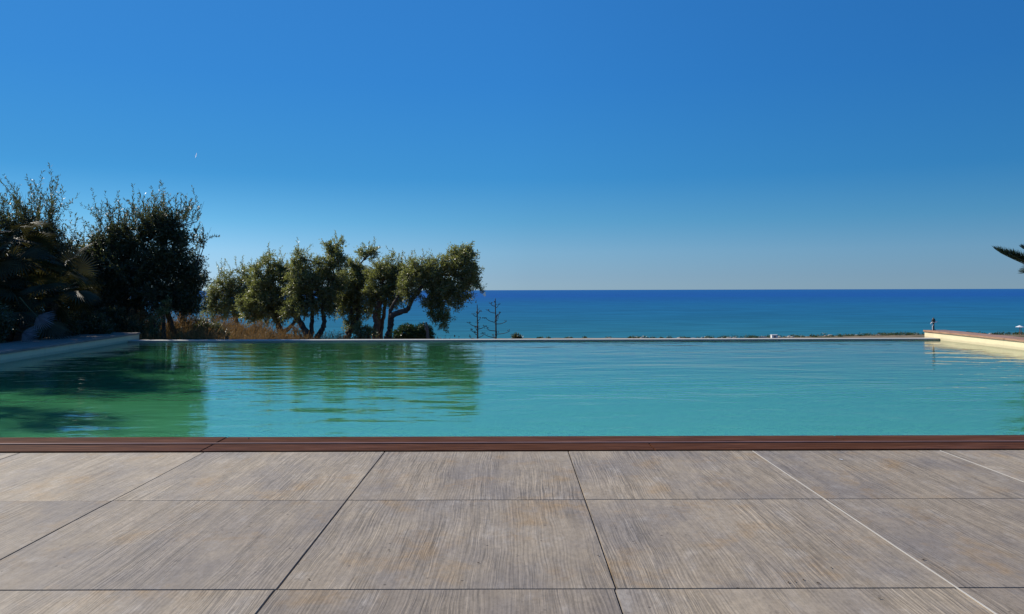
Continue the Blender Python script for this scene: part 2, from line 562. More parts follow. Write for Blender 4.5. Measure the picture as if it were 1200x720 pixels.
def terrain_z(X, Y):
    e = shore_y(X)
    n = 0.12 * math.sin(X * .7 + 1.3) * math.cos(Y * .45) + 0.3 * math.sin(X * .05 + Y * .031)
    if Y <= 20:
        z = -0.9
        n = 0
    elif Y <= 40:
        z = -0.9 - (Y - 20) / 20 * 2.3
        n *= min(1, (Y - 20) / 10) * .5
    else:
        k = min(1.0, (Y - 40) / (e - 14 - 40)) if e - 14 > 40 else 1
        z = -3.2 - 10.1 * k ** 0.9
        n *= 0.8
        if Y > e - 14:
            z = -13.3 - (Y - (e - 14)) / 14 * 0.75
        if Y > e:
            z = -14.05 - (Y - e) * 0.08
    if Y < 20:
        # banks beside the pool stand level with the copings
        if X < -10.6 + (19 - Y) * .088:
            z = -0.10
        if X > 10.7:
            z = -0.35
        if 4.0 < Y < 19.6 and -11 < X < 10.8 and not (X < -10.0 + (19 - Y) * .088):
            z = -1.9
        if Y <= 5 and -14 < X < 14:
            z = -0.5
    return z + n


gx = list(np.concatenate([np.linspace(-900, -60, 18), np.linspace(-52, -16, 16), np.linspace(-14, 16, 61), np.linspace(20, 60, 16), np.linspace(70, 900, 40)]))
gy = list(np.concatenate([np.linspace(-60, -8, 8), np.linspace(-6, 40, 93), np.linspace(44, 200, 40), np.linspace(204, 380, 90)]))
gv = [(x, y, terrain_z(x, y)) for y in gy for x in gx]
nx = len(gx)
gf = [(j * nx + i, j * nx + i + 1, (j + 1) * nx + i + 1, (j + 1) * nx + i) for j in range(len(gy) - 1) for i in range(nx - 1)]
tag(mesh_obj('ground', gv, gf, M['ground'], smooth=True), kind='structure')

bm = bmesh.new()
S = 60000
vs = [bm.verts.new(p) for p in ((-S, 150, SEA), (S, 150, SEA), (S, S, SEA), (-S, S, SEA))]
bm.faces.new(vs)
tag(bm_obj('sea', bm, M['sea']), kind='structure')


# -------------------------------------------------------------- vegetation
def unit(a):
    return a / (np.linalg.norm(a, axis=-1, keepdims=True) + 1e-9)


def leaf_quads(P, D, L, W):
    """rhombic leaves at P along D"""
    n = len(P)
    D = unit(D)
    rnd = unit(rng.normal(size=(n, 3)))
    S_ = unit(np.cross(D, rnd))
    L = L[:, None]; W = W[:, None]
    N_ = np.cross(S_, D)
    b = P
    tip = P + D * L - N_ * L * 0.10
    m = P + D * L * 0.48 + N_ * L * 0.06
    return np.stack([b, m + S_ * W * .5, tip, m - S_ * W * .5], axis=1)


def clump_leaves(centers, radii, per, L=0.075, W=0.02, up=0.35, cent=None, twigs=7, out=0.6):
    """leafy twigs radiating from clump centres"""
    Ps, Ds = [], []
    for c, r in zip(centers, radii):
        o = unit((c - cent)[None])[0] if cent is not None else np.zeros(3)
        d = unit(rng.normal(size=(twigs, 3)) + o * out + np.array([0, 0, up]))
        ln = r * rng.uniform(0.5, 1.35, twigs)
        k = max(3, per // twigs)
        tt = rng.uniform(0.05, 1.0, (twigs, k))
        p = c + d[:, None, :] * (ln[:, None] * tt)[:, :, None] + rng.normal(size=(twigs, k, 3)) * 0.028
        dd = d[:, None, :] * 0.7 + rng.normal(size=(twigs, k, 3)) * 0.6
        Ps.append(p.reshape(-1, 3)); Ds.append(dd.reshape(-1, 3))
    P = np.concatenate(Ps); D = np.concatenate(Ds)
    n = len(P)
    return leaf_quads(P, D, L * rng.uniform(0.65, 1.3, n), W * rng.uniform(0.7, 1.25, n))


def sprays(base, dirs, lens, step=0.03, L=0.07, W=0.017):
    Ps, Ds = [], []
    for b, d, ln in zip(base, dirs, lens):
        d = d / np.linalg.norm(d)
        bend = rng.normal(size=3) * 0.25
        k = int(ln / step)
        tt = np.linspace(0.05, 1, k)
        p = b + d * (ln * tt)[:, None] + bend * (ln * tt ** 2)[:, None]
        for q in p:
            for _ in range(2):
                Ps.append(q); Ds.append(d + rng.normal(size=3) * 0.65)
    P = np.array(Ps); D = np.array(Ds)
    return leaf_quads(P, D, L * rng.uniform(.7, 1.3, len(P)), W * rng.uniform(.7, 1.2, len(P)))


def olive_tree(Y, trunks, blobs, spray, label, name='olive_tree', leafm='olive', bark='bark', group=None,
               dens=0.95, L=0.085, W=0.029, cl=0.32, per=150, depth=0.85, twigs=7, base=None):
    """trunks: list of [(px,py,dY,radius_px)...]; blobs: (px,py,rx,ry[,dY,weight]); spray: (px,py,count,len_px,spread_px)"""
    s = Y / F
    b0 = at(trunks[0][0][0], 398, Y)
    gz = terrain_z(b0.x, Y) - 0.05
    root = empty(name, (b0.x, Y, gz), label, 'tree', group)
    org = np.array([b0.x, Y, gz])
    bmt = bmesh.new()
    for tr in trunks:
        pts = [at(x, y, Y + dy) for (x, y, dy, r) in tr]
        rad = [r * s for (_, _, _, r) in tr]
        first = pts[0]
        pts = [Vector((first.x, first.y, gz))] + pts
        rad = [rad[0] * 1.35] + rad
        P, Rr = smooth_path(pts, rad, 5, 0.012)
        tube(bmt, [p - Vector(org) for p in P], Rr, 9, True, 0.28)
    quads = []
    ends = [at(tr[-1][0], tr[-1][1], Y + tr[-1][2]) for tr in trunks]
    ctr_all = np.mean([np.array(at(b[0], b[1], Y)) for b in blobs], axis=0)
    for b in blobs:
        px, py, rx, ry = b[:4]
        dY = b[4] if len(b) > 4 else 0
        w = b[5] if len(b) > 5 else 1.0
        c = np.array(at(px, py, Y + dY))
        rad = np.array([rx * s, rx * s * depth, ry * s])
        area = rad[0] * rad[2]
        n = max(5, int(area * 100 * dens * w))
        u = unit(rng.normal(size=(n, 3)))
        rr = rng.uniform(0, 1, n) ** 0.42
        # lumpy outline
        lump = 0.86 + 0.2 * np.sin(u[:, 0] * 5 + px) * np.cos(u[:, 2] * 6 + py)
        C = c + u * rad * (rr * lump)[:, None] * 0.97
        R_ = cl * rng.uniform(0.6, 1.15, n)
        quads.append(clump_leaves(C, R_, per, L, W, 0.3, c, twigs, 0.7))
        # branches into the blob
        e = min(ends, key=lambda q: (np.array(q) - c) @ (np.array(q) - c))
        cv = Vector(c)
        if (cv - e).length > 0.12:
            mid = e.lerp(cv, 0.5) + Vector((random.gauss(0, .06), random.gauss(0, .06), random.gauss(0, .05)))
            P, Rr = smooth_path([e, mid, cv], [0.045, 0.03, 0.014], 4, 0.008)
            tube(bmt, [p - Vector(org) for p in P], Rr, 6)
        for k in range(min(n, 16)):
            q = Vector(C[k])
            P, Rr = smooth_path([cv.lerp(e, .3), cv.lerp(q, .5) + Vector((0, 0, -.04)), q], [0.018, 0.011, 0.005], 3, 0.006)
            tube(bmt, [p - Vector(org) for p in P], Rr, 4, False)
    for (px, py, n, ln, spd) in spray:
        B, Dr, Ls = [], [], []
        for k in range(n):
            x = px + random.uniform(-spd, spd)
            B.append(np.array(at(x, py + random.uniform(-4, 8), Y + random.uniform(-.6, .6))))
            Dr.append(np.array([random.gauss((x - px) / (spd + 1) * .25, 0.22), random.gauss(0, .2), 1.0]))
            Ls.append(ln * s * random.uniform(0.5, 1.1))
        quads.append(sprays(B, Dr, Ls, 0.028, L * 1.0, W * 0.9))
        for bb, d, l_ in zip(B, Dr, Ls):
            d = d / np.linalg.norm(d)
            root_c = min((np.array(at(q[0], q[1], Y + (q[4] if len(q) > 4 else 0))) for q in blobs), key=lambda v: (v - bb) @ (v - bb))
            tube(bmt, [Vector(root_c - org), Vector(bb - org), Vector(bb + d * l_ * .9 - org)], [0.010, 0.006, 0.002], 4, False)
    bm_obj('trunk', bmt, M[bark], root, True)
    V = np.concatenate(quads) - org
    quads_obj('crown', V, M[leafm], root)
    return root


GO = 'olive trees in the row beyond the far pool rim'
olive_tree(34, [[(280, 396, 0, 3.2), (278, 380, 0, 2.6), (272, 360, 0, 2.0), (268, 345, 0, 1.4)]],
           [(262, 338, 17, 20), (283, 335, 20, 24), (275, 358, 26, 18), (255, 362, 18, 14), (298, 350, 17, 18), (250, 350, 12, 18)],
           [(262, 320, 6, 16, 10), (285, 315, 7, 18, 14)],
           'smaller distant olive tree with dense low crown, between the big dark tree and its neighbours', group=GO, per=110)
olive_tree(31, [[(329, 396, 0, 4.2), (328, 385, 0, 3.6), (322, 370, .1, 2.6), (316, 352, .1, 2.0)],
                  [(331, 394, 0, 3.0), (338, 385, -.1, 2.4), (346, 374, -.2, 1.8), (342, 356, -.2, 1.4)]],
           [(316, 322, 24, 25), (328, 345, 24, 22), (305, 345, 18, 24), (318, 365, 24, 14), (300, 360, 24, 16), (336, 362, 14, 12), (338, 318, 14, 16), (300, 368, 14, 9)],
           [(325, 306, 8, 16, 14), (298, 318, 4, 14, 6)],
           'olive tree with short forked trunk in dry grass, left of the three stemmed tree', group=GO)
olive_tree(29.5, [[(362, 398, 0, 4.6), (359, 390, 0, 4.0), (351, 376, .1, 3.2), (346, 362, .1, 2.4), (348, 345, .1, 1.8)],
                [(364, 396, .1, 3.0), (365, 382, .15, 2.6), (366, 366, .2, 2.2), (366, 345, .2, 1.6)],
                [(371, 398, -.1, 3.6), (377, 387, -.1, 3.2), (380, 376, -.1, 2.8), (378, 362, 0, 2.2), (384, 335, 0, 1.6), (388, 310, 0, 1.2)]],
           [(358, 322, 23, 27), (374, 338, 22, 27), (350, 345, 18, 22), (390, 308, 18, 18), (393, 289, 13, 10), (358, 360, 26, 14), (386, 356, 14, 17), (352, 302, 9, 10, 0, .8), (392, 332, 16, 16)],
           [(353, 298, 5, 14, 6), (396, 284, 5, 10, 8), (360, 300, 4, 10, 10)],
           'olive tree with three dark splayed stems and a tall rounded crown, beyond the pool rim', group=GO)
olive_tree(31, [[(407, 398, 0, 4.4), (409, 390, 0, 4.2), (416, 378, 0, 3.8), (420, 366, 0, 3.0), (414, 345, 0, 2.0), (416, 320, 0, 1.4)]],
           [(410, 330, 20, 22), (402, 352, 18, 22), (420, 355, 17, 22), (424, 320, 14, 14), (430, 299, 11, 10), (412, 312, 12, 10), (432, 342, 12, 20), (411, 378, 9, 12, -.2, .7)],
           [(433, 293, 6, 10, 7), (415, 305, 4, 10, 6)],
           'olive tree leaning right on one trunk with a small leafy tuft high on its crown', group=GO)
olive_tree(30, [[(440, 398, 0, 4.4), (440, 390, 0, 4.2), (442, 378, 0, 4.2), (441, 368, 0, 5.2), (445, 355, 0, 3.4), (450, 338, 0, 2.2)],
                  [(446, 398, .2, 2.6), (447, 384, .2, 2.4), (450, 368, .2, 2.2), (452, 350, .2, 1.6)]],
           [(447, 330, 22, 22), (456, 318, 20, 17), (440, 350, 16, 18), (462, 344, 18, 18), (470, 322, 14, 16)],
           [(468, 308, 7, 16, 9), (445, 312, 3, 10, 8)],
           'olive tree with thick reddish brown trunk, standing close beside the dark leaning one', bark='redbark', group=GO)
olive_tree(28.5, [[(453, 398, 0, 3.8), (455, 390, 0, 3.4), (458, 380, 0, 3.4), (459, 370, 0, 3.6), (468, 366, 0, 3.2), (477, 363, -.1, 2.8), (483, 352, -.1, 2.4), (494, 336, -.1, 2.0), (515, 322, -.1, 1.4)],
                [(457, 372, .1, 2.4), (460, 358, .1, 2.0), (470, 340, .1, 1.5)]],
           [(490, 320, 20, 19), (515, 322, 25, 24), (541, 312, 22, 23), (548, 328, 17, 18), (530, 345, 24, 20), (508, 352, 14, 18), (518, 372, 12, 14, 0, 1.2), (540, 298, 13, 10), (478, 338, 14, 16)],
           [(540, 292, 9, 12, 10), (518, 304, 5, 12, 8), (492, 304, 4, 10, 8)],
           'rightmost olive tree, dark trunk bent right, heavy dark crown hanging low over the sea view', group=GO, dens=1.1)

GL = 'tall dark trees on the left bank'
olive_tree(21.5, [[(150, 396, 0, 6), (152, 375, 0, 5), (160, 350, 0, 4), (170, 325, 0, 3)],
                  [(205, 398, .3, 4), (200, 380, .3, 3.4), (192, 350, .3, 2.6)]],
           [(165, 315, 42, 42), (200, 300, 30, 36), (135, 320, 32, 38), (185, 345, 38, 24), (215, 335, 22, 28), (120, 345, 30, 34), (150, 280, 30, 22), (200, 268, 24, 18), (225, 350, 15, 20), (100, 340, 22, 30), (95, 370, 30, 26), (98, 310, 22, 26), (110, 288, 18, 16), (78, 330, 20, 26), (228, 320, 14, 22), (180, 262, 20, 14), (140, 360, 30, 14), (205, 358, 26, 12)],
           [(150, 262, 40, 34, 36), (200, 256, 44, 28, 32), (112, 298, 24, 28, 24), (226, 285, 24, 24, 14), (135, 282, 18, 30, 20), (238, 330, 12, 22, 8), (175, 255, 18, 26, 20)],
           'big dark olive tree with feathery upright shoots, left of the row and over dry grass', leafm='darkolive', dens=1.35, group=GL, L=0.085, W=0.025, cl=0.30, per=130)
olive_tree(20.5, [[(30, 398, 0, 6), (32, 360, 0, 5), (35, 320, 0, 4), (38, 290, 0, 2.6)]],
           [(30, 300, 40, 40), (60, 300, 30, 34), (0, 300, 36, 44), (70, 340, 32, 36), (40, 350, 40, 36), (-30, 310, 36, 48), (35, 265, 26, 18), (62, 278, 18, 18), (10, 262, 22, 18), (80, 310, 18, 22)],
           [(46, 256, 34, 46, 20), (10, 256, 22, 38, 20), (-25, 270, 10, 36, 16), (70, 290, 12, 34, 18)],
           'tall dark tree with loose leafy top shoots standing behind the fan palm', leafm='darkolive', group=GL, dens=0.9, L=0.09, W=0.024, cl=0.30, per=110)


# unseen tall trees added further left, to throw shade on the left of the pool
olive_tree(18.4, [[(-160, 398, 0, 12), (-156, 320, 0, 10), (-150, 220, 0, 8), (-146, 150, 0, 6)]],
           [(-150, 110, 110, 95), (-200, 150, 80, 70), (-130, 50, 75, 50), (-100, 160, 60, 60), (-140, 230, 90, 60)], [],
           'unseen tall dark tree added for shade behind the fan palms, farther from the deck', leafm='darkolive', dens=.32, group=GL, L=0.11, W=0.034, cl=0.42, per=120)
olive_tree(11.2, [[(-279, 398, 0, 12), (-275, 300, 0, 10), (-270, 180, 0, 8), (-262, 90, 0, 5)]],
           [(-265, 60, 150, 110), (-200, 80, 60, 80), (-330, 90, 90, 70)], [],
           'unseen tall thin crowned tree added for shade beside the left pool wall, nearest the deck', leafm='olive', dens=.15, group=GL, L=0.10, W=0.032, cl=0.45, per=90)
olive_tree(14.6, [[(-155, 398, 0, 12), (-150, 320, 0, 10), (-146, 220, 0, 8), (-140, 150, 0, 6)]],
           [(-140, 130, 110, 95), (-190, 160, 80, 70), (-135, 60, 70, 50), (-95, 160, 50, 60)], [],
           'unseen tall dark tree added for shade beside the left pool wall, nearer the fan palms', leafm='darkolive', dens=.38, group=GL, L=0.11, W=0.034, cl=0.42, per=120)


def shrub(name, Y, blobs, mat, label, cat='shrub', L=0.07, W=0.03, per=90, cl=0.16, dens=2.0, group=None, stems=True, up=0.5):
    s = Y / F
    b0 = at(blobs[0][0], 398, Y)
    gz = terrain_z(b0.x, Y) - 0.02
    root = empty(name, (b0.x, Y, gz), label, cat, group)
    org = np.array([b0.x, Y, gz])
    q = []
    bmt = bmesh.new()
    for (px, py, rx, ry) in blobs:
        c = np.array(at(px, py, Y))
        rad = np.array([rx * s, rx * s * .9, ry * s])
        n = max(6, int(rad[0] * rad[2] * 120 * dens))
        u = unit(rng.normal(size=(n, 3)))
        C = c + u * rad * (rng.uniform(0, 1, n) ** .45)[:, None] * .85
        q.append(clump_leaves(C, cl * rng.uniform(.6, 1.2, n), per, L, W, up, c, 6, .8))
        for k in range(min(n, 7)):
            P, Rr = smooth_path([(c[0] + random.gauss(0, .05), c[1], gz), (c * .5 + C[k] * .5) - np.array([0, 0, .1]), C[k]], [0.02, 0.013, 0.005], 4, .01)
            tube(bmt, [p - Vector(org) for p in P], Rr, 5, False)
    bm_obj('stems', bmt, M['bark'], root, True)
    quads_obj('foliage', np.concatenate(q) - org, M[mat], root)
    return root


shrub('round_shrub', 27, [(486, 388, 17, 9), (470, 391, 11, 8), (500, 392, 13, 7), (480, 398, 25, 9)], 'shrub',
      'low rounded dark green shrub beyond the rim, under the rightmost olive tree', per=110, cl=.14)
shrub('leafy_shrub', 28.6, [(424, 386, 9, 9), (432, 392, 9, 9), (420, 394, 8, 8)], 'lightshrub',
      'small pale green leafy shrub at the foot of the reddish brown trunk', dens=1.2)
shrub('leafy_shrub', 20.6, [(184, 378, 13, 17), (190, 360, 9, 10), (178, 392, 14, 9)], 'lightshrub',
      'sparse shrub with small shiny pale leaves in front of the dry grass', dens=0.7, per=60, L=.06, W=.03)
shrub('dark_shrub', 20.3, [(128, 380, 22, 18), (100, 385, 26, 22), (150, 388, 18, 10)], 'darkolive',
      'dark shrub behind the far end of the left coping', per=110, cl=.2)
shrub('dark_shrub', 18.6, [(30, 378, 34, 26), (0, 372, 34, 34), (62, 388, 24, 16)], 'darkolive',
      'dark low shrub at the back of the fan palm stems', per=110, cl=.2)
shrub('dark_shrub', 22.3, [(238, 385, 18, 10), (250, 392, 20, 8), (222, 392, 14, 8)], 'darkolive',
      'low dark shrub in the dry grass under the edge of the big olive', per=90, cl=.18)
shrub('tiny_shrub', 46, [(605, 396.5, 4, 2.2), (606, 399, 6, 3)], 'darkolive', 'tiny dark shrub showing over the rim, right of the agave stalks', L=.12, W=.05, per=60, cl=.2)


for (px, py, Y, rx, ry, lab) in (
        (150, 366, 21.8, 17, 14, 'orange brown dried bush nearest the left coping, below the big dark olive'),
        (214, 372, 22.6, 17, 14, 'orange brown dried bush in the gap below the right side of the big dark olive'),
        (262, 382, 27, 20, 12, 'orange brown dried bush below the small distant olive'),
        (304, 386, 28, 16, 10, 'low orange brown dried bush just left of the short forked trunk'),
        (346, 390, 28.6, 11, 8, 'small dried bush between the short forked trunk and the three stems')):
    shrub('dried_bush', Y, [(px, py, rx, ry), (px - rx * .7, py + 8, rx * .8, ry * .8), (px + rx * .7, py + 8, rx * .8, ry * .8)], 'straw', lab, 'bush',
          L=.06, W=.02, per=80, cl=.17, dens=1.1, group='dried bushes on the bank', up=.7)
for (px, py, Y, rx, ry, lab) in (
        (70, 388, 18.2, 22, 17, 'dark bushy shrub beside the left coping just right of the pale fronds'),
        (108, 388, 18.9, 20, 15, 'dark bushy shrub near the far end of the left coping'),
        (-15, 385, 15.6, 28, 26, 'dark bushy shrub at the left picture edge behind the coping')):
    shrub('bank_shrub', Y, [(px, py, rx, ry), (px - 14, py + 6, rx * .8, ry * .8)], 'darkolive', lab, 'shrub', per=110, cl=.2, group='dark shrubs along the left coping')


# dry grass, too many blades to count
def grass_patch(spots):
    Q = []
    for (px, py_top, Y, wpx, n, ln) in spots:
        s = Y / F
        for _ in range(n):
            x = px + random.gauss(0, wpx * .5)
            yy = Y + random.uniform(-.9, .9)
            p = at(x, 398, yy)
            gz = terrain_z(p.x, yy)
            top = at(x, py_top, Y).z + random.gauss(0, 2.5) * s
            h = max(0.15, top - gz)
            k = 9
            b = np.array([p.x, yy, gz]) + rng.normal(size=(k, 3)) * [.07, .07, 0]
            lean = rng.normal(size=(k, 3)) * [.28, .28, 0]
            H = h * rng.uniform(.45, 1.05, k)
            for i in range(k):
                m = b[i] + lean[i] * H[i] * .4 + [0, 0, H[i] * .6]
                tip = b[i] + lean[i] * H[i] + [0, 0, H[i]]
                w = np.array([random.choice((-1, 1)) * .007, .004, 0])
                Q.append([b[i] - w, b[i] + w, m + w, m - w])
                Q.append([m - w, m + w, tip + w * .25, tip - w * .25])
                for _ in range(2):      # seed heads
                    q = m + (tip - m) * random.uniform(.5, 1)
                    d = rng.normal(size=3) * .03 + [0, 0, .045]
                    ww = rng.normal(size=3) * .008
                    Q.append([q, q + d * .5 + ww, q + d, q + d * .5 - ww])
    return np.array(Q)


G = [(145, 366, 21.2, 18, 90, 1), (165, 362, 21.5, 16, 90, 1), (205, 372, 22.5, 18, 100, 1), (232, 374, 24.2, 20, 130, 1), (262, 378, 26.5, 22, 160, 1),
     (290, 381, 27, 20, 120, 1), (312, 386, 28, 16, 110, 1), (340, 389, 28, 14, 90, 1), (352, 391, 28.5, 10, 60, 1), (390, 392, 29, 16, 120, 1),
     (228, 386, 21, 28, 160, 1), (160, 386, 20.4, 22, 130, 1), (285, 391, 22.8, 26, 130, 1), (430, 396, 28, 20, 60, 1), (530, 397, 28, 14, 30, 1)]
tag(quads_obj('dry_grass', grass_patch(G), M['straw']), 'tall dry orange brown grass on the bank beyond the pool', 'grass', kind='stuff')


# fan palm ---------------------------------------------------------------
def fan_leaf_mesh(name, rad=0.55, nseg=26, spread=R(230), mat=None):
    V, Fc = [], []
    for i in range(nseg):
        a = -spread / 2 + spread * (i + .5) / nseg
        da = spread / nseg * .5
        L = rad * (0.82 + .18 * math.cos(a * .75)) * random.uniform(.92, 1.05)
        droop = random.uniform(.02, .12) * rad
        fold = .018

        def pt(r, ang, z): return (math.sin(ang) * r, math.cos(ang) * r, z)
        zc = -0.25 * abs(math.sin(a * .5)) ** 2 * rad * .5
        k = len(V)
        V += [pt(.02, a, 0), pt(L * .5, a - da, zc * .5), pt(L * .5, a, zc * .5 + fold), pt(L * .5, a + da, zc * .5),
              pt(L * .8, a - da * .35, zc * .85 - droop * .3), pt(L * .8, a, zc * .85 + fold * .4 - droop * .3), pt(L * .8, a + da * .35, zc * .85 - droop * .3), pt(L, a, zc - droop)]
        Fc += [(k, k + 1, k + 2), (k, k + 2, k + 3), (k + 1, k + 4, k + 5, k + 2), (k + 2, k + 5, k + 6, k + 3), (k + 4, k + 7, k + 5), (k + 5, k + 7, k + 6)]
    bend = R(random.uniform(15, 60))
    V = [(x, y * math.cos(bend), z - y * math.sin(bend)) if y > 0.03 else (x, y, z) for x, y, z in V]
    me = bpy.data.meshes.new(name)
    me.from_pydata(V, [], Fc)
    me.materials.append(mat)
    # the stalk, behind the blade along -Y
    bm = bmesh.new(); bm.from_mesh(me)
    f0 = len(bm.faces)
    tube(bm, [(0, .03, 0), (0, -.3, -.02), (0, -.62, -.09)], [.006, .009, .014], 5)
    bm.faces.ensure_lookup_table()
    me.materials.append(M['petiole'])
    for f in bm.faces[f0:]:
        f.material_index = 1
    bm.to_mesh(me); bm.free()
    return me


fan = [fan_leaf_mesh('frond', random.uniform(.5, .6), random.choice((24, 26, 28)), R(random.uniform(210, 250)), M['palm']) for _ in range(4)]
fan_sheen = fan_leaf_mesh('frond', .36, 16, R(130), M['skypalm'])  # pale colour holds the sky's reflection on the waxy blades
PALM_Y = 17.4


def fan_palm(crowns, label):
    c0 = at(crowns[0][0], crowns[0][1], crowns[0][2])
    gz = -0.1
    root = empty('fan_palm', (c0.x, c0.y, gz), label, 'palm')
    org = Vector((c0.x, c0.y, gz))
    for (px, py, Y, n) in crowns:
        c = at(px, py, Y)
        bm = bmesh.new()
        P, Rr = smooth_path([(c.x + random.uniform(-.2, .2), c.y + random.uniform(-.1, .2), gz), (c.x, c.y, (gz + c.z) / 2), (c.x, c.y, c.z)], [.15, .13, .12], 7, .008)
        tube(bm, [p - org for p in P], Rr, 10, True, .5)
        bm_obj('trunk', bm, M['bark'], root)
        for k in range(n):
            az = k * 2.39996 + random.uniform(-.2, .2)
            el = math.asin(max(-.5, min(.95, 0.95 - 1.35 * (k + .5) / n)))
            d = Vector((math.cos(az) * math.cos(el), math.sin(az) * math.cos(el), math.sin(el)))
            sca = random.uniform(.85, 1.15)
            place_leaf(root, org, random.choice(fan), c + d * .62 * sca, d, sca)
    return root, org


def place_leaf(root, org, me, pos, d, sca, roll=None):
    d = d.normalized()
    z = Vector((0, 0, 1)) - d * d.z
    if z.length < .05: z = Vector((1, 0, 0)) - d * d.x
    z.normalize()
    x = d.cross(z)
    roll = random.gauss(0, .5) if roll is None else roll
    m = Matrix((x, d, z)).transposed() @ Matrix.Rotation(roll, 3, 'Y')
    o = bpy.data.objects.new('frond', me)
    o.matrix_local = Matrix.Translation(pos - org) @ (m.to_4x4() @ Matrix.Scale(sca, 4))
    link(o, root)
    return o


pr, porg = fan_palm([(8, 300, 17.3, 26), (62, 338, 17.6, 18), (-25, 345, 16.9, 18), (30, 362, 17.2, 14)],
                    'large dark clump of fan palms on the left bank beside the pool coping')
for (px, py, Y, dx, dz, sc_) in ((43, 369, 16.3, .75, -.65, 1.0), (26, 388, 15.9, .85, -.45, .85)):
    o = place_leaf(pr, porg, fan_sheen, at(px, py, Y), Vector((dx, -.15, dz)), sc_, roll=R(75))
    o['label'] = 'frond hanging low, pale blue grey sky sheen in its colour'


# feather palm on the right (mostly outside the picture) --------------------
def feather_frond(tip, base, sag, name, root, org, nl=46):
    b, tp = Vector(base), Vector(tip)
    mid = b.lerp(tp, .55) + Vector((0, 0, sag))
    pts = [b.lerp(mid, t).lerp(mid.lerp(tp, t), t) for t in np.linspace(0, 1, nl)]
    bm = bmesh.new()
    tube(bm, [p - org for p in pts], [.022 * (1 - i / nl) + .004 for i in range(nl)], 5)
    f0 = len(bm.faces)
    for i in range(5, nl):
        p = pts[i]
        d = (pts[min(i + 1, nl - 1)] - pts[max(0, i - 1)]).normalized()
        side = d.cross(Vector((0, 0, 1))).normalized()
        upv = side.cross(d).normalized()
        t = i / nl
        L = .50 * (math.sin(math.pi * min(1, t * .8 + .12)) ** .6)
        for s in (-1, 1):
            for _ in range(3):
                dr = (d * random.uniform(.8, 1.0) + side * s * random.uniform(.3, .5) + upv * random.uniform(.3, .62)).normalized()
                q = p + d * random.uniform(-.02, .02)
                w = dr.cross(side * s + upv * .3).normalized() * .011
                e = q + dr * L
                m = q + dr * L * .5
                vs = [bm.verts.new(v - org) for v in (q, m + w, e, m - w)]
                bm.faces.new(vs)
    bm.faces.ensure_lookup_table()
    for f in bm.faces[:f0]: f.material_index = 1
    return bm_obj('frond', bm, [M['feather'], M['petiole']], root)


cp = Vector((14.7, 20.2, 1.25))
gz = terrain_z(14.7, 20.2)
fr = empty('feather_palm', (14.7, 20.2, gz), 'feather palm past the right wall, only dark frond tips reaching into view', 'palm')
org = Vector((14.7, 20.2, gz))
bm = bmesh.new()
P, Rr = smooth_path([(14.7, 20.2, gz), (14.72, 20.2, gz + .9), cp], [.26, .22, .2], 7, .01)
tube(bm, [p - org for p in P], Rr, 12, True, .35)
bm_obj('trunk', bm, M['bark'], fr)
feather_frond(at(1171.5, 297.5, 20), cp, -.22, 'frond', fr, org, 60)
feather_frond(at(1204, 296, 20.1), cp, .0, 'frond', fr, org, 50)
feather_frond(at(1186, 301, 19.9), cp, -.15, 'frond', fr, org, 50)
for k in range(20):
    az = k * 2.39996
    el = R(72 - 80 * (k / 20))
    L = random.uniform(1.7, 2.1)
    d = Vector((math.cos(az) * math.cos(el), math.sin(az) * math.cos(el), math.sin(el)))
    if d.x < 0: d.x *= .45
    tp = cp + d * L - Vector((0, 0, .35 * math.cos(el)))
    feather_frond(tp, cp, .45, 'frond', fr, org, 34)


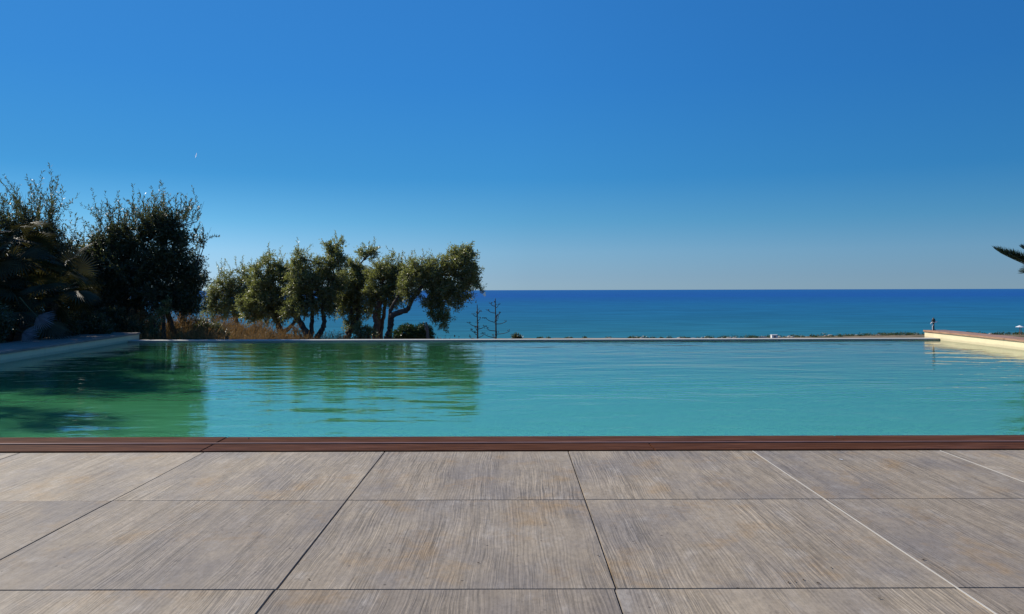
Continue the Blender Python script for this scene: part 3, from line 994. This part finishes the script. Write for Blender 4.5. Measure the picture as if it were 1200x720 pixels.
# agave flower stalks -------------------------------------------------------
def agave(Y, x, ytop, branches, label):
    s = Y / F
    b = at(x, 398, Y)
    gz = terrain_z(b.x, Y) - .05
    root = empty('agave', (b.x, Y, gz), label, 'agave', 'dead agave flower stalks on the slope')
    org = Vector((b.x, Y, gz))
    top = at(x + .5, ytop, Y)
    bm = bmesh.new()
    P, Rr = smooth_path([org, org.lerp(top, .5) + Vector((.03, 0, 0)), top], [.05, .038, .016], 6, .008)
    tube(bm, [p - org for p in P], Rr, 7)
    bm_obj('stalk', bm, M['agave'], root)
    allb = list(branches)
    for k in range(7):      # shorter twigs fore and aft
        allb.append((x + random.uniform(-3, 3), random.uniform(ytop + 3, 394), None, random.choice((-1, 1)) * random.uniform(.2, .45)))
    for br in allb:
        xt, yt, yb = br[:3]
        dY = br[3] if len(br) > 3 else random.uniform(-.15, .15)
        if yb is None: yb = yt + 3
        p0 = at(x, yb, Y)
        p2 = at(xt, yt, Y + dY)
        p1 = p0.lerp(p2, .6) + Vector((0, 0, -.04))
        bm = bmesh.new()
        P, Rr = smooth_path([p0, p1, p2], [.018, .014, .010], 3)
        tube(bm, [p - org for p in P], Rr, 5)
        out = (p2 - p0); out.z = 0
        out = out.normalized() if out.length > 0 else Vector((1, 0, 0))
        for _ in range(6):      # dried seed pods at the tip
            q = p2 + Vector((random.gauss(0, .05), random.gauss(0, .04), random.gauss(0, .018))) - out * .03
            e = q + out * random.uniform(-.02, .06) + Vector((0, 0, random.uniform(.03, .07)))
            tube(bm, [q, q.lerp(e, .5), e] and [q - org, q.lerp(e, .5) - org, e - org], [.005, .014, .005], 5)
        bm_obj('flower_branch', bm, M['agave'], root)
    # rosette of thick leaves on the ground, hidden from here by the rim
    for k in range(14):
        az = k * 2.4
        d = Vector((math.cos(az), math.sin(az), 0))
        sd = Vector((-d.y, d.x, 0))
        bm = bmesh.new()
        rows = []
        for t in (0, .25, .5, .75, 1):
            c = d * (.1 + .75 * t) + Vector((0, 0, .1 + .75 * t - .45 * t * t))
            w = .11 * (1 - t) ** .6 * (0.8 + .6 * t) + .004
            rows.append([bm.verts.new(c - sd * w + Vector((0, 0, .04 * (1 - t)))), bm.verts.new(c - Vector((0, 0, .03 * (1 - t)))), bm.verts.new(c + sd * w + Vector((0, 0, .04 * (1 - t))))])
        for a, b_ in zip(rows[:-1], rows[1:]):
            for i in (0, 1):
                bm.faces.new((a[i], a[i + 1], b_[i + 1], b_[i]))
        bm_obj('leaf', bm, M['shrub'], root, True)


agave(36, 558.6, 357, [(554, 368, 371), (563, 373, 376), (549.5, 378.5, 383), (568, 382.5, 386), (552, 387, 390), (549.5, 394.5, 398), (562, 365, 367), (567, 392, 396)],
      'thinner and shorter dead agave stalk with side branches, against the sea')
agave(36, 580, 350, [(572, 364, 367), (585.5, 367.5, 371), (569, 373, 378), (592, 377.5, 380), (570, 385, 388), (597, 388.5, 392), (567, 391.5, 396), (584, 358, 361), (575, 356, 359)],
      'taller dead agave stalk with tiered side branches, to the right of the shorter one')

# forked dead stake by the shrub
p = at(501, 392, 26.6)
gz = terrain_z(p.x, 26.6)
st = empty('dead_stump', (p.x, 26.6, gz), 'short grey broken stump sticking out of the low rounded shrub', 'stump')
o0 = Vector((p.x, 26.6, gz))
bm = bmesh.new()
P, Rr = smooth_path([o0, at(500.8, 388, 26.6), at(499.3, 377.5, 26.6)], [.07, .05, .03], 4, .004)
tube(bm, [q - o0 for q in P], Rr, 7, True, .3)
P, Rr = smooth_path([at(500.5, 390, 26.6), at(498, 384, 26.55), at(496.3, 380.5, 26.5)], [.03, .025, .012], 4, .004)
tube(bm, [q - o0 for q in P], Rr, 6, True, .3)
bm_obj('wood', bm, M['driftwood'], st)

# small dark post on the right wall end
b = Vector((10.28, 19.36, 0.042))
ps = empty('post_lamp', b, 'small dark post with a pale cross arm on the far corner of the right wall', 'post')
bm = bmesh.new()
tube(bm, [(0, 0, 0), (0, 0, .012), (0, 0, .013), (0, 0, .19)], [.05, .05, .022, .018], 10)
bm_obj('pole', bm, M['darkmetal'], ps)
bm = bmesh.new()
tube(bm, [(0, 0, .175), (0, 0, .20), (0, 0, .26), (0, 0, .285), (0, 0, .31)], [.02, .045, .04, .02, .004], 10)
bm_obj('head', bm, M['darkmetal'], ps)
bm = bmesh.new()
tube(bm, [(-.075, 0, .15), (-.05, -.02, .19), (0, -.03, .20), (.06, -.03, .205), (.085, -.03, .22)], [.008, .011, .012, .011, .006], 6)
bm_obj('cross_arm', bm, M['white'], ps)
bm = bmesh.new()
tube(bm, [(-.035, -.02, .0), (-.035, -.02, .09), (-.015, -.02, .14)], [.011, .01, .008], 6)
bm_obj('side_rod', bm, M['white'], ps)

# beach parasol far away on the right
Yp = 226
b = at(1195, 398, Yp)
gz = terrain_z(b.x, Yp)
pa = empty('beach_parasol', (b.x, Yp, gz), 'distant pale topped parasol on reddish posts by the shore at far right', 'parasol')
hh = at(1195, 384, Yp).z - gz
bm = bmesh.new()
tube(bm, [(0, 0, 0), (0, 0, hh)], [.09, .08], 8)
tube(bm, [(.5, .1, 0), (.45, .1, hh - .2)], [.06, .05], 6)
bm_obj('pole', bm, M['rust'], pa)
bm = bmesh.new()
n = 8
apex = bm.verts.new((0, 0, hh + .25)); und = bm.verts.new((0, 0, hh + .02))
ring = [bm.verts.new((1.15 * math.cos(2 * math.pi * k / n), 1.15 * math.sin(2 * math.pi * k / n), hh - .25)) for k in range(n)]
for k in range(n):
    bm.faces.new((ring[k], ring[(k + 1) % n], apex)); bm.faces.new((ring[(k + 1) % n], ring[k], und))
bm_obj('canopy', bm, M['white'], pa)

# shore: scrub mass, rocks, small white hut and low wall
Q = []
for _ in range(420):
    X = random.uniform(5, 330)
    w = min(1, max(.12, (X - 10) / 70))
    if random.random() > w: continue
    Y = shore_y(X) - random.uniform(1, 16)
    z = terrain_z(X, Y)
    r = random.uniform(.3, 1.05) * (0.45 + .55 * w)
    n = 70
    u = unit(rng.normal(size=(n, 3)))
    P = np.array([X, Y, z + r * .3]) + u * np.array([r * 1.8, r * 1.4, r * .75]) * (rng.uniform(0, 1, n) ** .4)[:, None]
    Q.append(leaf_quads(P, rng.normal(size=(n, 3)), .34 * rng.uniform(.6, 1.3, n), .22 * np.ones(n)))
tag(quads_obj('shore_scrub', np.concatenate(Q), M['shrub']), 'low dark green scrub growing along the distant shore', 'scrub', kind='stuff')


def rock(X, Y, r, label, k):
    bm = bmesh.new()
    bmesh.ops.create_icosphere(bm, subdivisions=2, radius=r)
    for v in bm.verts:
        f = 1 + .28 * math.sin(v.co.x * 3.1 / r + k) * math.cos(v.co.y * 2.7 / r + k * 2) + random.uniform(-.1, .1)
        v.co = Vector((v.co.x * f * 1.5, v.co.y * f, v.co.z * f * .6))
    o = bm_obj('shore_rock', bm, M['rock'])
    o.location = (X, Y, terrain_z(X, Y) + r * .2)
    tag(o, label, 'rock', 'pale rocks on the distant shore')


for k in range(46):
    X = random.uniform(20, 150)
    rock(X, shore_y(X) - random.uniform(2, 17), random.uniform(.2, .55), 'small pale rock on the distant shore among scrub', k)

p = at(907, 397.2, 236)
gz = terrain_z(p.x, 236)
hut = empty('shore_hut', (p.x, 236, gz), 'tiny bright white flat roofed hut on the distant shore', 'hut')
bm = bmesh.new(); box(bm, -.85, .85, -.7, .7, 0, .95, .02); bm_obj('wall', bm, M['white'], hut)
bm = bmesh.new(); box(bm, -.95, .95, -.8, .8, .953, 1.05, .02); bm_obj('roof', bm, M['white'], hut)
bm = bmesh.new(); box(bm, -.2, .2, -.73, -.69, 0.01, .75, .01); bm_obj('door', bm, M['rust'], hut)
p = at(893, 397, 238)
gz = terrain_z(p.x, 238)
bm = bmesh.new()
box(bm, -1.3, 1.3, -.15, .15, -.3, .42, .03); box(bm, -1.36, 1.36, -.2, .2, .423, .5, .03)
o = bm_obj('low_wall', bm, M['pale']); o.location = (p.x, 238, gz)
tag(o, 'low pale wall on the distant shore beside the tiny white hut', 'wall')

# bits blown onto the paving
def scrap(px, py, r, mat, label, cat, group=None, name='leaf_scrap', z=0.0):
    r *= .62
    Y = F * (CAMH - z) / (py - 340)
    p = at(px, py, Y)
    a0 = random.uniform(0, 3)
    bm = bmesh.new()
    top = []
    for k in range(7):
        a = 2 * math.pi * k / 7
        rr = r * random.uniform(.5, 1.1)
        x, y = math.cos(a) * rr * 1.5, math.sin(a) * rr * .7
        top.append(bm.verts.new((x * math.cos(a0) - y * math.sin(a0), x * math.sin(a0) + y * math.cos(a0), .002 + random.uniform(0, .35) * r)))
    ce = bm.verts.new((0, 0, .55 * r)); cb = bm.verts.new((0, 0, .0005))
    for k in range(7):
        bm.faces.new((top[k], top[(k + 1) % 7], ce)); bm.faces.new((top[(k + 1) % 7], top[k], cb))
    o = bm_obj(name, bm, mat)
    o.location = (p.x, Y, z)
    tag(o, label, cat, group)


for x, y, r in ((1081.5, 658, .011), (923, 684, .009), (931, 683, .007), (941, 681, .010), (958, 685, .010), (973, 667, .008), (1030, 703, .009), (361, 679, .010), (560, 660, .007), (700, 652, .007), (455, 645, .007)):
    scrap(x, y, r, M['driftdark'], 'tiny dark dry leaf scrap lying on the grey paving', 'leaf', 'dry leaf scraps on the paving')
scrap(985, 540, .014, M['white'], 'tiny white petal on the paving just below the right half of the coping', 'petal', name='petal')
scrap(290.7, 513.5, .022, M['darkmetal'], 'tiny dark pebble on the water side edge of the wooden coping', 'pebble', name='pebble', z=0.006)

# thin vapour trail high up
a, b = at(229.3, 184, 6000), at(231, 178.5, 6000)
bm = bmesh.new()
tube(bm, [Vector((0, 0, 0)), (b - a) * .5, b - a], [1.2, 2.6, 1.2], 8)
o = bm_obj('vapour_trail', bm, M['vapour']); o.location = a
tag(o, 'tiny white vapour trail high in the blue sky above the left trees', 'contrail')

# ------------------------------------------------------------ light and sky
w = bpy.data.worlds.new('World')
sc.world = w
w.use_nodes = True
nt = w.node_tree
nt.nodes.clear()
out = nt.nodes.new('ShaderNodeOutputWorld')
bg = nt.nodes.new('ShaderNodeBackground')
sky = nt.nodes.new('ShaderNodeTexSky')
sky.sky_type = 'NISHITA'
sky.sun_disc = False
sky.sun_elevation = SUN_EL
sky.sun_rotation = -SUN_AZ
sky.altitude = 0
sky.air_density = 1.0
sky.dust_density = 0.1
sky.ozone_density = 2.0
bg.inputs['Strength'].default_value = 0.08
# clear Mediterranean air: deepen the blue with height over the horizon
tcw = nt.nodes.new('ShaderNodeTexCoord')
sepw = nt.nodes.new('ShaderNodeSeparateXYZ')
rmp = nt.nodes.new('ShaderNodeValToRGB')
mulw = nt.nodes.new('ShaderNodeMix'); mulw.data_type = 'RGBA'; mulw.blend_type = 'MULTIPLY'; mulw.inputs[0].default_value = 1
nt.links.new(tcw.outputs['Generated'], sepw.inputs[0])
nt.links.new(sepw.outputs[2], rmp.inputs[0])
stops = [(0.0, (0.80, 1.95, 3.62)), (0.0161, (0.746, 1.872, 3.651)), (0.0472, (0.684, 1.92, 3.851)), (0.0846, (0.434, 1.749, 3.789)), (0.1384, (0.242, 1.481, 3.779)), (0.2498, (0.212, 1.352, 3.841)), (0.3379, (0.23, 1.344, 3.809)), (0.7, (0.207, 1.142, 3.238))]
while len(rmp.color_ramp.elements) > 1:
    rmp.color_ramp.elements.remove(rmp.color_ramp.elements[-1])
for i, (p_, c_) in enumerate(stops):
    e_ = rmp.color_ramp.elements[0] if i == 0 else rmp.color_ramp.elements.new(p_)
    e_.position = p_; e_.color = (*c_, 1)
spw = nt.nodes.new('ShaderNodeSeparateColor')
cmbw = nt.nodes.new('ShaderNodeCombineColor')
nt.links.new(sky.outputs[0], spw.inputs[0])
for k_, g_ in enumerate((0.65, 0.45, 0.32)):     # evens out the glow round the sun
    pw = nt.nodes.new('ShaderNodeMath'); pw.operation = 'POWER'; pw.inputs[1].default_value = g_
    nt.links.new(spw.outputs[k_], pw.inputs[0]); nt.links.new(pw.outputs[0], cmbw.inputs[k_])
side = nt.nodes.new('ShaderNodeMapRange')
side.inputs[1].default_value = 0.0; side.inputs[2].default_value = 0.6; side.inputs[3].default_value = 1.0; side.inputs[4].default_value = 0.82
nt.links.new(sepw.outputs[0], side.inputs[0])
sm = nt.nodes.new('ShaderNodeVectorMath'); sm.operation = 'SCALE'
nt.links.new(cmbw.outputs[0], sm.inputs[0]); nt.links.new(side.outputs[0], sm.inputs['Scale'])
gx = nt.nodes.new('ShaderNodeMapRange'); gx.inputs[1].default_value = 0.02; gx.inputs[2].default_value = -0.4; gx.inputs[3].default_value = 0; gx.inputs[4].default_value = 0.36
gz_ = nt.nodes.new('ShaderNodeMapRange'); gz_.inputs[1].default_value = 0.02; gz_.inputs[2].default_value = 0.16; gz_.inputs[3].default_value = 1; gz_.inputs[4].default_value = 0
gz_.interpolation_type = 'SMOOTHSTEP'
nt.links.new(sepw.outputs[0], gx.inputs[0]); nt.links.new(sepw.outputs[2], gz_.inputs[0])
gm = nt.nodes.new('ShaderNodeMath'); gm.operation = 'MULTIPLY_ADD'; gm.inputs[2].default_value = 1.0
nt.links.new(gx.outputs[0], gm.inputs[0]); nt.links.new(gz_.outputs[0], gm.inputs[1])
sm2 = nt.nodes.new('ShaderNodeVectorMath'); sm2.operation = 'SCALE'
nt.links.new(sm.outputs[0], sm2.inputs[0]); nt.links.new(gm.outputs[0], sm2.inputs['Scale'])
nt.links.new(sm2.outputs[0], mulw.inputs[6])
nt.links.new(rmp.outputs[0], mulw.inputs[7])
nt.links.new(mulw.outputs[2], bg.inputs[0])
nt.links.new(bg.outputs[0], out.inputs[0])

sd = bpy.data.lights.new('sun', 'SUN')
sd.energy = 5.0
sd.angle = R(0.53)
sd.color = (1.0, 0.93, 0.81)
so = bpy.data.objects.new('sun', sd)
COL.objects.link(so)
sv = Vector((-math.sin(SUN_AZ) * math.cos(SUN_EL), math.cos(SUN_AZ) * math.cos(SUN_EL), math.sin(SUN_EL)))
so.rotation_euler = sv.to_track_quat('Z', 'Y').to_euler()
so.location = (-20, 10, 30)

cd = bpy.data.cameras.new('camera')
cd.sensor_width = 36
cd.lens = F / 1200 * 36
cd.shift_y = -20 / 1200
cd.clip_start = 0.05
cd.clip_end = 120000
co = bpy.data.objects.new('camera', cd)
COL.objects.link(co)
co.location = (0, 0, CAMH)
co.rotation_euler = (R(90), R(0.15), 0)
sc.camera = co

sc.view_settings.view_transform = 'Standard'
sc.view_settings.look = 'None'
sc.view_settings.exposure = 0.15
sc.view_settings.gamma = 1
sc.render.engine = 'CYCLES'
sc.cycles.max_bounces = 8
sc.cycles.use_denoising = True
